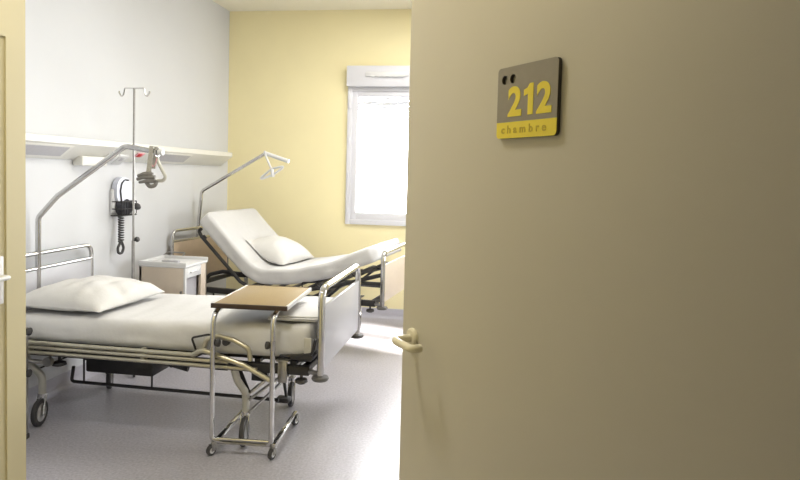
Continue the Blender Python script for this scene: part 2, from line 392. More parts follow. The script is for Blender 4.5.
for u0, u1 in ((.037, .081), (.127, .171)):
    t_ = text('numeral', '2', .082, (u0, .048), 'sign_yellow', sg, .0097, .0030, 1.0, 1.0)
    xs = [v.co.x for v in t_.data.vertices]; a_, b_ = min(xs), max(xs)
    for v in t_.data.vertices: v.co.x = u0 + (v.co.x - a_) / (b_ - a_) * (u1 - u0)
t_ = curve_mesh('numeral', [[(.101, .0455), (.117, .0455), (.117, .1085), (.106, .1085), (.099, .1005), (.088, .0965), (.088, .084), (.101, .088)]], .0008, 'sign_yellow', sg, .0097)
t_ = text('lettering', 'chambre', .024, (.019, .0105), 'sign_letter', strip, .0097, .0003, 1.62, 1.0); t_['label'] = 'ochre letters chambre'
xs = [v.co.x for v in t_.data.vertices]; a_, b_ = min(xs), max(xs)
for v in t_.data.vertices: v.co.x = .017 + (v.co.x - a_) / (b_ - a_) * .140

# ------------------------------------------------------------------ bed-head service duct on the left wall
def duct():
    t = thing('bedhead_duct', 'long white wall duct with grey lamp diffusers above the beds', 'wall unit', (XW, 4.5, 1.55))
    y0, y1 = 2.7, 6.13
    obj('duct_body', MB().prism([(XW, 1.69), (XW + .135, 1.69), (XW + .14, 1.685), (XW + .14, 1.648), (XW + .13, 1.640), (XW + .012, 1.548), (XW, 1.548)], y0, y1), 'offwhite', t)
    a = Vector((XW + .13, 0, 1.640)); b = Vector((XW + .012, 0, 1.548)); d = (b - a).normalized(); n = Vector((d.z, 0, -d.x))
    if n.x < 0: n = -n
    def slab(ya, yb, t0, t1, h, m, name, parent, bev=.002):
        c = a + d * (t0 + t1) / 2
        mtx = Matrix.Translation((c.x, 0, c.z)) @ Matrix(((d.x, 0, n.x, 0), (0, 1, 0, 0), (d.z, 0, n.z, 0), (0, 0, 0, 1)))
        return obj(name, MB().box(-(t1 - t0) / 2, (t1 - t0) / 2, ya, yb, -.002, h, bev, mtx), m, parent)
    for (ya, yb) in ((2.75, 3.66), (4.72, 5.28)):
        fr = slab(ya - .03, yb + .03, .008, .14, .004, 'offwhite', 'lamp_frame', t)
        slab(ya, yb, .02, .115, .006, 'diffuser', 'lamp_diffuser', fr)
    bx = obj('junction_box', MB().box(XW, XW + .075, 3.84, 4.11, 1.510, 1.575, .006), 'offwhite', t)
    for (ya, yb) in ((4.12, 4.235), (4.245, 4.36)):
        p = slab(ya, yb, .06, .165, .02, 'white_plastic', 'socket_plate', t, .004)
        slab(ya + .035, yb - .035, .082, .12, .0215, 'diffuser', 'socket_face', p, .002)
    p = slab(4.45, 4.55, .03, .075, .008, 'pink', 'call_plate', t, .003)
    slab(4.465, 4.51, .034, .068, .016, 'red', 'call_button', p, .004)
duct()

# ------------------------------------------------------------------ blood pressure gauge on the wall
def gauge():
    t = thing('blood_pressure_gauge', 'blood pressure gauge on white wall with black cuff basket and coiled hose', 'medical gauge', (XW, 4.3550, 1.28))
    obj('back_plate', MB().box(XW, XW + .03, 4.2494, 4.40, 1.16, 1.34, .012), 'white_plastic', t)
    mt = Matrix.Translation((XW + .025, 4.3682, 1.345)) @ Matrix.Rotation(R(90), 4, 'Y')
    f = MB()
    prof = rrect(4.262, 4.452, 1.215, 1.43, .09)
    f.prism(prof, XW + .012, XW + .055, 'x')
    h = obj('gauge_case', f, 'silver_face', t)
    # dark rim on the left of the case
    f = MB().tube([(XW + .060, 4.315, 1.23), (XW + .060, 4.300, 1.33), (XW + .060, 4.318, 1.385), (XW + .060, 4.355, 1.41), (XW + .060, 4.40, 1.405)], .0055, 8, bend=.03)
    obj('case_rim', f, 'rubber', h)
    # basket with folded cuff
    b = MB()
    for z in (1.14, 1.19, 1.245):
        b.tube([(XW + .01, 4.2538, z), (XW + .10, 4.2538, z), (XW + .10, 4.4650, z), (XW + .01, 4.4650, z)], .004, 8, bend=.03)
    for k in range(7):
        y = 4.26 + k * .032
        b.tube([(XW + .095, y, 1.245), (XW + .095, y, 1.14), (XW + .01, y, 1.14)], .003, 6, bend=.02)
    obj('basket', b, 'black', t)
    c = MB(); rings = []
    for k in range(13):
        a = k / 12; y = 4.2670 + a * .185
        r = .045 * (1 - abs(2 * a - 1) ** 4) ** .5 + .004
        ring = []
        for q in range(14):
            th = 2 * math.pi * q / 14
            nz = noise.noise(Vector((y * 25, math.cos(th) * 2, math.sin(th) * 2))) * .014
            ring.append((XW + .05 + (r * .8 + nz) * math.cos(th), y, 1.20 + (r + nz) * 1.15 * math.sin(th)))
        rings.append(ring)
    obj('cuff', c.grid_loft(rings), 'cuff', t)
    bl = MB().lathe([(.004, -.035), (.018, -.03), (.026, -.01), (.026, .01), (.018, .03), (.004, .035)], Matrix.Translation((XW + .115, 4.4254, 1.205)) @ Matrix.Rotation(R(70), 4, 'X'), 16)
    obj('inflation_bulb', bl, 'rubber', t)
    # coil hose
    pts = []
    for k in range(16 * 11):
        a = k / 16
        pts.append((XW + .06 + .017 * math.cos(2 * math.pi * a), 4.3066 + .022 * math.sin(2 * math.pi * a), 1.14 - a * .0185))
    obj('coiled_hose', MB().tube(pts, .0052, 6), 'rubber', t)
    f = MB().tube([(XW + .06, 4.3066, .94), (XW + .06, 4.2670, .90), (XW + .06, 4.2714, .855), (XW + .06, 4.3198, .85), (XW + .06, 4.3418, .89), (XW + .06, 4.3154, .94)], .010, 8, bend=.025)
    obj('hose_loop', f, 'rubber', t)
gauge()

# ------------------------------------------------------------------ drip stand
def drip():
    x, y = -2.60, 4.18
    t = thing('drip_stand', 'tall thin chrome drip stand with two hooks beside the bedside cabinet', 'drip stand', (x, y, 0))
    obj('lower_tube', MB().cyl((x, y, .06), (x, y, .97), .012), 'steel', t)
    obj('upper_rod', MB().cyl((x, y, .95), (x, y, 2.08), .008, seg=12), 'steel', t)
    k = obj('knob', MB().lathe([(.006, 0), (.006, .02), (.018, .024), (.02, .035), (.016, .045)], Matrix.Translation((x, y, .965)) @ Matrix.Rotation(R(65), 4, 'Y'), 14), 'rubber', t)
    for s in (-1, 1):
        f = MB().tube([(x, y, 2.08), (x + s * .075, y, 2.082), (x + s * .085, y, 2.035), (x + s * .10, y, 2.02), (x + s * .118, y, 2.045), (x + s * .12, y, 2.06)], .0055, 8, bend=.012)
        obj('hook', f, 'chrome', t)
    for k in range(5):
        a = 2 * math.pi * k / 5 + .3
        p = (x + .17 * math.cos(a), y + .17 * math.sin(a), .06)
        lg = obj('foot', MB().tube([(x, y, .09), p], [.012, .009], 8), 'steel', t)
        obj('castor', MB().lathe([(.010, -.008), (.022, -.008), (.024, 0), (.022, .008), (.010, .008)], Matrix.Translation((p[0], p[1], .0245)) @ Matrix.Rotation(R(90), 4, 'X') @ Matrix.Rotation(a, 4, 'Y'), 14), 'rubber', lg)
drip()

# ------------------------------------------------------------------ beds
def wheel(parent, x, y, r, ang, name='caster_wheel', leg=None, fork='chrome'):
    """swivel castor: tyre + hub disc, fork plates in a second piece"""
    mtx = Matrix.Translation((x, y, r)) @ Matrix.Rotation(ang, 4, 'Z') @ Matrix.Rotation(R(90), 4, 'X')
    wd = r * .19
    o = obj(name, MB().lathe([(r * .62, -wd * .8), (r * .9, -wd), (r * .985, -wd * .6), (r, 0), (r * .985, wd * .6), (r * .9, wd), (r * .62, wd * .8)], mtx, 28), 'rubber', parent)
    obj('wheel_hub', MB().lathe([(.012, -wd * 1.15), (r * .66, -wd * .85), (r * .66, wd * .85), (.012, wd * 1.15)], mtx, 24), 'steel', parent)
    f = MB(); ca, sa = math.cos(ang), math.sin(ang)
    for s in (-1, 1):
        m = Matrix.Translation((x, y, 0)) @ Matrix.Rotation(ang, 4, 'Z')
        poly = [(-.010, r * .75), (.012, r * .75), (.016, r * 1.3), (r * .55, r * 2.05), (r * .25, r * 2.2), (-.005, r * 1.4)]
        tmp = MB().prism(poly, s * wd * 1.45 - .0015, s * wd * 1.45 + .0015)
        bmesh.ops.transform(tmp.bm, matrix=m, verts=tmp.bm.verts)
        me = bpy.data.meshes.new('t'); tmp.bm.to_mesh(me); f.bm.from_mesh(me); bpy.data.meshes.remove(me); tmp.bm.free()
    ox, oy = r * .42 * ca, r * .42 * sa
    f.cyl((x + ox, y + oy, r * 2.02), (x + ox, y + oy, r * 2.3), wd * 1.7, seg=14)
    obj('caster_fork', f, fork, parent)
    return (x + ox, y + oy, r * 2.25)

def bed(label, xh, xf, yn, yf, panel, hpanel, wheels, raised=False, ztop=.90, pole=None):
    t = thing('hospital_bed', label, 'hospital bed', (xf, yn, 0), 'hospital beds')
    # footboard
    fb = obj('footboard', MB().tube([(xf, yn, .43), (xf, yn, ztop), (xf, yf, ztop), (xf, yf, .43)], .019, 16, bend=.085), 'chrome', t)
    p = obj('panel', MB().box(xf - .010, xf + .010, yn + .016, yf - .016, .47, ztop - .10, .004), panel, fb)
    for y in (yn, yf):
        obj('bumper', MB().lathe([(.018, .0), (.042, -.003), (.046, -.012), (.04, -.022), (.015, -.024)], Matrix.Translation((xf, y, .44))), 'bumper', fb)
    # headboard
    hb = obj('headboard', MB().tube([(xh, yn, .43), (xh, yn, .955), (xh, yf, .955), (xh, yf, .43)], .0145, 14, bend=.07), 'chrome', t)
    obj('cross_rail', MB().cyl((xh, yn, .86), (xh, yf, .86), .012), 'chrome', hb)
    obj('panel', MB().box(xh - .008, xh + .008, yn + .012, yf - .012, .46, .85, .003), hpanel, hb)
    # chassis
    f = MB()
    for y in (yn + .045, yf - .045):
        f.box(xh + .06, xf - .07, y - .02, y + .02, .425, .472, .003)
    for x in (xh + .08, xh + .62, xf - .62, xf - .10):
        f.box(x - .02, x + .02, yn + .045, yf - .045, .43, .468, .003)
    fr = obj('bed_frame', f, 'black', t)
    for y in (yn, yf):
        yy = yn + .045 if y == yn else yf - .045
        for (a, b) in ((xf - .08, xf - .005), (xh + .005, xh + .07)):
            obj('corner_stub', MB().tube([(a, yy, .448), (b, y, .448)], .014, 10), 'steel', fr)
    # legs with castors
    for (x, y, ang, lean) in wheels:
        tx, ty, tz = x, y, 0
        lg_m = MB()
        ox, oy = .078 * .42 * math.cos(ang), .078 * .42 * math.sin(ang)
        ys = yn + .05 if y < (yn + yf) / 2 else yf - .05
        lg_m.tube([(x + ox - lean, ys, .425), (x + ox - lean * .75, ys * .7 + (y + oy) * .3, .36), (x + ox, y + oy, .28), (x + ox, y + oy, .165)], .0205, 14, bend=.08)
        lg = obj('leg', lg_m, 'grey_paint', t)
        wheel(lg, x, y, .078, ang)
    # bracket on the beam by the foot
    b = MB(); b.box(xf - .235, xf - .185, yn + .005, yn + .024, .385, .50, .003); b.box(xf - .245, xf - .175, yn + .0, yn + .07, .497, .507, .002)
    obj('bracket', b, 'steel', t)
    b = MB().lathe([(.008, 0), (.008, -.03), (.03, -.034), (.034, -.05), (.018, -.06)], Matrix.Translation((xf - .12, yn + .06, .43)), 16)
    obj('height_knob', b, 'rubber', t)
    b = MB().lathe([(.008, 0), (.008, -.035), (.034, -.045), (.038, -.06), (.02, -.068)], Matrix.Translation((xh + .38, yn + .06, .43)), 16)
    obj('height_knob', b, 'rubber', t)
    return t

def wirebar(t, pts, r=.006, name='mattress_retainer', m='black', bend=.015):
    return obj(name, MB().tube(pts, r, 8, bend=bend), m, t)

# ---- near bed
XH1, XF1, YN1, YF1 = -2.79, -0.86, 3.09, 3.97
b1 = bed('hospital bed nearest the camera with white footboard, side rail lowered', XH1, XF1, YN1, YF1, 'white_panel', 'white_panel',
         [(-1.30, 3.155, R(101), .05), (-1.235, 3.76, R(100), .05), (-2.545, 3.16, R(102), .07), (-2.53, 3.80, R(116), .05)])
# flat mattress platform
f = MB(); f.box(XH1 + .05, XF1 - .08, YN1 + .09, YF1 - .09, .478, .498, .004)
for k in range(9):
    x = XH1 + .15 + k * .2; f.box(x, x + .03, YN1 + .05, YF1 - .05, .470, .492)
obj('mattress_platform', f, 'black', b1)
# lowered cot side on the near long edge
y = YN1 - .022
f = MB()
f.tube([(XH1 + .12, y, .514), (-1.55, y, .510)], .0115, 12)
f.tube([(XH1 + .12, y, .488), (-1.36, y, .484)], .0105, 12)
f.tube([(XH1 + .12, y, .459), (-1.20, y, .455)], .0105, 12)
for x in (XH1 + .25, -1.85):
    f.box(x - .012, x + .012, y - .004, y + .03, .445, .525, .003)
sr = obj('side_rail', f, 'cream_tube', b1)
f = MB().tube([(-1.56, y, .507), (-1.50, y - .012, .545), (-1.40, y - .012, .515), (-1.27, y - .004, .475), (-1.14, y, .41), (-1.10, y, .39)], .0145, 12, bend=.06)
obj('rail_arm', f, 'cream_tube', sr)
f = MB().tube([(-1.50, y, .54), (-1.485, y, .60), (-1.42, y, .62), (-1.33, y, .605), (-1.245, y, .565), (-1.235, y, .50)], .0135, 12, bend=.04)
obj('rail_hoop', f, 'cream_tube', sr)
f = MB().lathe([(.012, -.012), (.02, -.012), (.02, .012), (.012, .012)], Matrix.Translation((-1.375, y + .01, .59)) @ Matrix.Rotation(R(90), 4, 'X'), 14)
obj('rail_catch', f, 'rubber', sr)
# pivot bracket near the head leg
f = MB().tube([(XH1 + .10, YN1 + .0, .40), (XH1 + .38, YN1 + .0, .40)], .012, 10)
f.lathe([(.012, -.014), (.026, -.014), (.026, .014), (.012, .014)], Matrix.Translation((XH1 + .36, YN1 - .005, .405)) @ Matrix.Rotation(R(90), 4, 'X'), 16)
obj('pivot_bracket', f, 'steel', b1)
wirebar(b1, [(-1.55, YN1 - .008, .535), (-1.57, YN1 - .016, .60), (-1.47, YN1 - .016, .625), (-1.45, YN1 - .008, .60)])
f = MB(); f.tube([(-1.08, YN1 + .0, .53), (-.98, YN1 - .016, .545), (-.90, YN1 - .016, .56), (-.885, YN1 - .016, .635)], .009, 8, bend=.02)
f.box(-1.02, -.90, YN1 - .022, YN1 - .004, .52, .55, .004)
obj('mattress_retainer', f, 'black', b1)
obj('retainer_plate', MB().box(-.945, -.905, YN1 - .022, YN1 - .014, .555, .64, .003), 'grey_paint', b1)
# under-bed motor, rods and struts
mo = obj('bed_motor', MB().box(-2.47, -2.02, 3.46, 3.68, .225, .345, .012), 'black', b1)
obj('motor_cap', MB().box(-2.55, -2.455, 3.55, 3.65, .265, .325, .008), 'black', mo)
f = MB(); f.tube([(-2.05, 3.6, .285), (-1.86, 3.6, .245)], .018, 10); f.tube([(-1.98, 3.6, .265), (-1.78, 3.6, .36), (-1.70, 3.6, .44)], .022, 10)
obj('motor_arm', f, 'black', mo)
for x in (-2.42, -2.08): obj('motor_hanger', MB().box(x - .012, x + .012, 3.55, 3.65, .34, .43), 'black', mo)
obj('motor_cable', MB().tube([(-2.25, 3.485, .34), (-2.20, 3.485, .30), (-2.10, 3.485, .275), (-2.03, 3.485, .275)], .006, 8, bend=.04), 'white_plastic', mo)
f = MB().tube([(-2.52, 3.42, .27), (-2.535, 3.42, .175), (-1.20, 3.42, .165)], .010, 10, bend=.02)
for x in (-2.45, -2.0): f.cyl((x, 3.42, .17), (x, 3.42, .44), .006, seg=8)
obj('brake_rod', f, 'black', b1)
for pts, r in (([(-1.28, 3.17, .25), (-1.05, 3.45, .42)], .008), ([(-1.28, 3.17, .18), (-1.02, 3.72, .43)], .008), ([(-1.30, 3.17, .27), (-1.28, 3.75, .27)], .010)):
    obj('strut', MB().tube(pts, r, 8), 'steel', b1)
obj('cross_bar', MB().box(-1.335, -1.24, 3.33, 3.37, .30, .345, .005), 'black', b1)
f = MB(); f.box(-1.53, -1.42, 3.2, 3.3, .39, .43, .006)
f.tube([(-1.45, 3.22, .42), (-1.36, 3.22, .40), (-1.33, 3.22, .33), (-1.29, 3.19, .28)], .012, 8, bend=.04)
obj('foot_mechanism', f, 'black', b1)
f = MB(); f.tube([(-1.27, 3.70, .21), (-1.22, 3.62, .11)], .010, 8); f.box(-1.275, -1.19, 3.57, 3.64, .085, .115, .01)
obj('brake_pedal', f, 'rubber', b1)
# lifting pole
f = MB().tube([(XH1 + .0, 3.45, .50), (XH1 + .005, 3.45, 1.18), (-2.655, 3.45, 1.315), (-2.205, 3.45, 1.632), (-1.985, 3.45, 1.60)], .0165, 14, bend=.06)
lp = obj('lifting_pole', f, 'chrome', b1)
f = MB().cyl((-1.985, 3.45, 1.600), (-1.957, 3.45, 1.599), .018, seg=14)
obj('pole_cap', f, 'white_plastic', lp)

def soft_slab(stations, y0, y1, seed, rad=.05, wr=.006, ny=14):
    """mattress: stations = (x, z_bottom, z_top) from head to foot; rounded cross section, rounded ends, gentle folds"""
    pts = []
    # densify
    st = []
    for (a, b) in zip(stations, stations[1:]):
        n = max(2, int(math.dist((a[0], a[1]), (b[0], b[1])) / .035))
        for k in range(n):
            q = k / n; st.append([a[i] + (b[i] - a[i]) * q for i in range(5)])
    st.append(list(stations[-1]))
    # smooth
    for _ in range(5):
        st = [st[0]] + [[(st[i - 1][j] + 2 * st[i][j] + st[i + 1][j]) / 4 for j in range(5)] for i in range(1, len(st) - 1)] + [st[-1]]
    hw = (y1 - y0) / 2; yc = (y0 + y1) / 2
    ends = [(0, .72), (.012, .88), (.03, .96), (.055, 1.0)]
    rings = []
    tot = len(st)
    L = [0]
    for i in range(1, tot): L.append(L[-1] + math.dist(st[i][:2], st[i - 1][:2]))
    for i, (bx, bz, tx, tz, _) in enumerate(st):
        d = min(L[i], L[-1] - L[i]); sc_ = 1.0
        if d < .06: sc_ = 1 - .09 * (1 - d / .06) ** 2
        B, T = Vector((bx, 0, bz)), Vector((tx, 0, tz)); h = (T - B).length; C = (B + T) / 2; up = (T - B).normalized()
        ring = []
        r = min(rad, h * .45)
        prof = []
        for (cx, cz, a0) in ((hw - r, h / 2 - r, 0), (-hw + r, h / 2 - r, 90), (-hw + r, -h / 2 + r, 180), (hw - r, -h / 2 + r, 270)):
            for k in range(5):
                a = R(a0 + 90 * k / 4); prof.append((cx + r * math.cos(a), cz + r * math.sin(a)))
            # straight run to the next corner
            if a0 == 0: prof += [(hw - r - (2 * hw - 2 * r) * k / ny, h / 2) for k in range(1, ny)]
            if a0 == 90: prof += [(-hw, h / 2 - r - (h - 2 * r) * k / 4) for k in range(1, 4)]
            if a0 == 180: prof += [(-hw + r + (2 * hw - 2 * r) * k / ny, -h / 2) for k in range(1, ny)]
            if a0 == 270: prof += [(hw, -h / 2 + r + (h - 2 * r) * k / 4) for k in range(1, 4)]
        for (u, v) in prof:
            u *= (1 - (1 - sc_) * .5); v *= sc_
            p = C + up * v + Vector((0, yc + u, 0))
            n1 = noise.noise(Vector((p.x * 5 + seed, u * 4, v * 5))); n2 = noise.noise(Vector((p.x * 13 + seed, u * 3.0 + 7, v * 14)))
            dd = wr * (n1 + .6 * n2)
            if v > 0: p += up * dd
            if abs(u) > hw * .93:
                p.y += math.copysign(1, u) * (dd * 1.2 + (.012 if v < -h * .1 else 0) * noise.noise(Vector((p.x * 9 + seed, 3, 0))))
            ring.append(p)
        rings.append(ring)
    return MB().grid_loft(rings)

def st5(xs): return [(x, zb, x, zt, 0) for (x, zb, zt) in xs]
m1 = obj('mattress', soft_slab(st5([(XH1 + .05, .503, .645), (-2.3, .503, .652), (-1.9, .503, .660), (-1.5, .503, .674), (-1.1, .508, .692), (XF1 - .05, .520, .698)]), YN1 + .012, YF1 - .02, 3.1, wr=.011), 'sheet', origin=(-1.8, 3.5, .53))
tag(sub(m1), 'flat mattress in a white sheet on the near bed, under the brown table', 'mattress', 'mattresses')

def pillow_mb(cx, cy, cz, sx, sy, th, rot, seed, wr=.012, crease=False):
    n = 34; f = MB(); bm = f.bm; V = {}
    for side in (1, -1):
        for i in range(n + 1):
            for j in range(n + 1):
                u, v = 2 * i / n - 1, 2 * j / n - 1
                edge = i in (0, n) or j in (0, n)
                if side == -1 and edge: V[(side, i, j)] = V[(1, i, j)]; continue
                h = ((1 - abs(u) ** 2.4) * (1 - abs(v) ** 2.4)) ** .55
                pin = 1 - .06 * (1 - abs(v)) * abs(u) ** 3 - .0
                x = u * sx / 2 * (1 - .07 * (1 - v * v) * abs(u) ** 4); y = v * sy / 2 * (1 - .07 * (1 - u * u) * abs(v) ** 4)
                r_ = noise.noise(Vector((x * 6 + seed, y * 6, side))) * wr + noise.noise(Vector((x * 15 + seed, y * 7 + 5, side))) * wr * .5
                # puckers radiating from the edges
                pk = math.sin((u * 9 if abs(v) > abs(u) else v * 9) * 1.7 + seed) * .006 * max(abs(u), abs(v)) ** 6
                cr = .016 * max(0, u - .05) * abs(math.sin(v * 5.5 + u * 3 + seed)) if crease else 0
                pk += cr if side > 0 else 0
                z = side * (th / 2 * h * (1.12 if side > 0 else .30)) + (r_ * min(1, h * 1.5) + pk * h ** .5) * (1 if side > 0 else .4)
                V[(side, i, j)] = bm.verts.new((x, y, z))
    for side in (1, -1):
        for i in range(n):
            for j in range(n):
                q = [V[(side, i, j)], V[(side, i + 1, j)], V[(side, i + 1, j + 1)], V[(side, i, j + 1)]]
                bm.faces.new(q if side == 1 else list(reversed(q)))
    bmesh.ops.transform(bm, matrix=Matrix.Translation((cx, cy, cz)) @ rot.to_4x4(), verts=bm.verts)
    return f
p1 = obj('pillow', pillow_mb(-2.44, 3.46, .692, .64, .66, .21, Matrix.Rotation(R(0), 3, 'Y') @ Matrix.Rotation(R(-3), 3, 'Z'), 1.7, wr=.022, crease=True), 'pillow', origin=(-2.4, 3.45, .68))
tag(sub(p1), 'white square pillow lying flat at the head of the near bed', 'pillow', 'pillows')


def rest_on(p, m, gap=.010):
    """the soft pillow takes the shape of the mattress under it"""
    from mathutils.bvhtree import BVHTree
    t = BVHTree.FromPolygons([v.co + ORIG[m.name] for v in m.data.vertices], [tuple(f.vertices) for f in m.data.polygons if f.normal.z > .3])
    for _ in range(14):
        for v in p.data.vertices:
            q = v.co + ORIG[p.name]; loc, n, i, d = t.find_nearest(q)
            e = (q - loc).dot(n)
            if e < gap: v.co += n * (gap - e)
rest_on(p1, m1)

# folded sheet on the foot of the near bed
f = MB()
for k, (dx, dy) in enumerate(((0, 0), (.008, -.006), (-.004, .006))):
    mt = Matrix.Translation((-1.05 + dx, 3.34 + dy, .708 + k * .009)) @ Matrix.Rotation(R(4 + 2 * k), 4, 'Z')
    f.box(-.135, .13, -.19, .19, -.004, .0045, .004, mt)
fs = obj('folded_sheet', f, 'sheet', origin=(-1.05, 3.36, .77))
tag(fs, 'folded white sheet lying on the foot end of the near mattress', 'folded sheet')

def trap1():
    t = thing('trapeze_handle', 'grab handle with taupe strap hanging from the lifting pole of the near bed', 'grab handle', (-2.02, 3.45, 1.62), 'bed grab handles')
    y = 3.45
    f = MB()
    f.prism([(-2.028, 1.63), (-2.004, 1.63), (-2.016, 1.49), (-2.005, 1.44), (-2.075, 1.435), (-2.046, 1.49)], y - .030, y - .025)
    f.prism([(-2.028, 1.63), (-2.004, 1.63), (-2.022, 1.50), (-2.046, 1.50)], y + .025, y + .030)
    f.box(-2.028, -2.004, y - .030, y + .030, 1.63, 1.635)
    obj('strap', f, 'strap', t)
    g = MB()
    for (a, b, c) in (((-2.10, 1.435), (-2.05, 1.45), (-1.985, 1.45)), ((-2.095, 1.455), (-2.05, 1.47), (-2.0, 1.465)), ((-2.085, 1.418), (-2.04, 1.425), (-1.985, 1.43))):
        g.tube([(a[0], y - .035, a[1]), (b[0], y - .048, b[1]), (c[0], y - .035, c[1])], [.010, .013], 10, bend=.03)
    g.tube([(-2.04, y - .035, 1.415), (-2.015, y - .045, 1.392), (-1.985, y - .035, 1.40), (-1.98, y - .03, 1.43)], .012, 10, bend=.02)
    obj('grip', g, 'grip', t)
    b = MB().tube([(-1.995, y, 1.572), (-1.99, y, 1.545), (-1.938, y, 1.452), (-1.955, y, 1.43), (-2.02, y, 1.425)], .0105, 12, bend=.018)
    obj('triangle_bar', b, 'grey_paint', t)
    b = MB().tube([(-1.99, y - .012, 1.565), (-1.995, y - .016, 1.53), (-2.012, y - .016, 1.51), (-2.02, y - .016, 1.525)], .003, 6, bend=.015)
    obj('cord', b, 'pink', t)
    obj('hanger_ring', MB().tube([(-1.995, y + .026 * math.cos(2 * math.pi * k / 18), 1.598 + .026 * math.sin(2 * math.pi * k / 18)) for k in range(18)], .004, 8, closed=True), 'chrome', t)
trap1()

# ---- far bed (built square, then turned a few degrees about its near foot post)
XH2, XF2, YN2, YF2 = -2.80, -0.849, 4.853, 5.773
TURN = R(-6.7)
b2 = bed('hospital bed by the yellow wall with raised backrest and tan end boards', XH2, XF2, YN2, YF2, 'sand_panel', 'tan_panel',
         [(-1.324, 4.915, R(95), .05), (-1.324, 5.67, R(100), .05), (-2.494, 4.925, R(100), .06), (-2.494, 5.65, R(95), .06)], ztop=.875)
b2.rotation_euler.z = TURN
for y in (YN2 + .03, YF2 - .03):
    f = MB()
    f.tube([(-2.529, y, .985), (-2.554, y, .965), (-2.529, y, .92), (-2.144, y, .548), (-2.014, y, .482)], .015, 10, bend=.03)
    f.tube([(-2.509, y, .925), (-2.484, y, .90)], .014, 8)
    if y > YN2 + .1:
        for k in range(5):
            q = (k + .6) / 5; x = -2.49 + q * .38; z = .90 - q * .37; f.box(x - .015, x + .015, YN2 + .40, YF2 - .03, z - .006, z + .006)
    bf = obj('backrest_frame', f, 'black', b2)
for dy in (.10, .80):
    obj('backrest_arm', MB().tube([(-2.584, YN2 + dy, .455), (-2.484, YN2 + dy, .575), (-2.354, YN2 + dy, .61), (-2.174, YN2 + dy, .60)], .017, 10, bend=.05), 'black', bf)
f = MB()
for y in (YN2 + .04, YF2 - .04):
    f.tube([(-2.024, y, .495), (-1.474, y, .53)], .016, 10); f.tube([(-1.494, y, .525), (-1.264, y, .57), (-.880, y, .685)], .017, 10, bend=.1)
    f.tube([(-1.104, y + .01, .60), (-.875, y + .01, .61)], .016, 8); f.tube([(-1.354, y + .01, .46), (-1.174, y + .01, .61)], .012, 8)
for k in range(8):
    x = -1.95 + k * .125; z = .505 if x < -1.45 else .53 + (x + 1.474) * .345
    f.box(x - .015, x + .015, YN2 + .035, YF2 - .035, z - .006, z + .008)
obj('seat_frame', f, 'black', b2)
for x in (-1.144, -1.094): obj('retainer_pin', MB().tube([(x, YN2 + .02, .66), (x - .03, YN2 - .004, .70)], .005, 8), 'black', b2)
obj('height_lever', MB().tube([(-1.144, YN2 + .05, .54), (-1.084, YN2 + .05, .44)], .008, 8), 'black', b2)
wirebar(b2, [(-1.544, YN2 - .005, .52), (-1.544, YN2 - .012, .588), (-1.424, YN2 - .012, .596), (-1.404, YN2 - .005, .545)])
YP = YN2 + .46
f = MB().tube([(-2.854, YP, .50), (-2.854, YP, .86), (-2.809, YP, 1.30), (-2.146, YP, 1.668), (-1.919, YP, 1.602)], .0155, 14, bend=.06)
lp = obj('lifting_pole', f, 'chrome', b2)
obj('pole_cap', MB().cyl((-2.159, YP, 1.673), (-1.909, YP, 1.599), .019, seg=14), 'white_plastic', lp)
def turned(o):
    o.rotation_euler.z = TURN; return o
PIV = (XF2, YN2, 0)
BOT = [(-2.574, 1.06), (-2.364, .84), (-2.154, .64), (-2.044, .555), (-1.904, .532), (-1.624, .558), (-1.314, .628), (-1.124, .715), (-.905, .800)]
def offset_path(P, h):
    out = []
    for i, p in enumerate(P):
        a = Vector(P[max(0, i - 1)]); b = Vector(P[min(len(P) - 1, i + 1)]); d = (b - a).normalized(); n = Vector((-d.y, d.x))
        out.append((p[0], p[1], p[0] + n.x * h, p[1] + n.y * h, 0))
    return out
m2 = turned(obj('mattress', soft_slab(offset_path(BOT, .132), YN2 + .012, YF2 - .03, 8.3, rad=.03, wr=.006), 'sheet', origin=PIV))
tag(sub(m2), 'mattress in a white sheet bent up at backrest and foot of the far bed', 'mattress', 'mattresses')
p2 = turned(obj('pillow', pillow_mb(-2.014, YN2 + .50, .735, .50, .60, .27, Matrix.Rotation(R(16), 3, 'Y') @ Matrix.Rotation(R(-6), 3, 'Z'), 6.2), 'pillow', origin=PIV))
tag(sub(p2), 'plump white pillow resting at the bend of the far mattress', 'pillow', 'pillows')

rest_on(p2, m2, .013)
def trap2():
    t = thing('trapeze_handle', 'pale triangular grab handle hanging from far bed pole by the yellow wall', 'grab handle', (XF2, YN2, 0), 'bed grab handles')
    y = YP
    t.rotation_euler.z = TURN
    obj('strap', MB().tube([(-2.139, y - .031, 1.69), (-2.124, y - .031, 1.64), (-2.079, y - .016, 1.535)], .009, 8), 'white_plastic', t)
    obj('triangle_bar', MB().tube([(-2.079, y, 1.528), (-2.224, y, 1.415), (-2.064, y, 1.475), (-1.934, y, 1.562)], .0105, 10, bend=.015, closed=True), 'white_plastic', t)
    obj('grip', MB().tube([(-2.079, y, 1.525), (-2.064, y, 1.455)], .017, 10), 'white_plastic', t)
trap2()

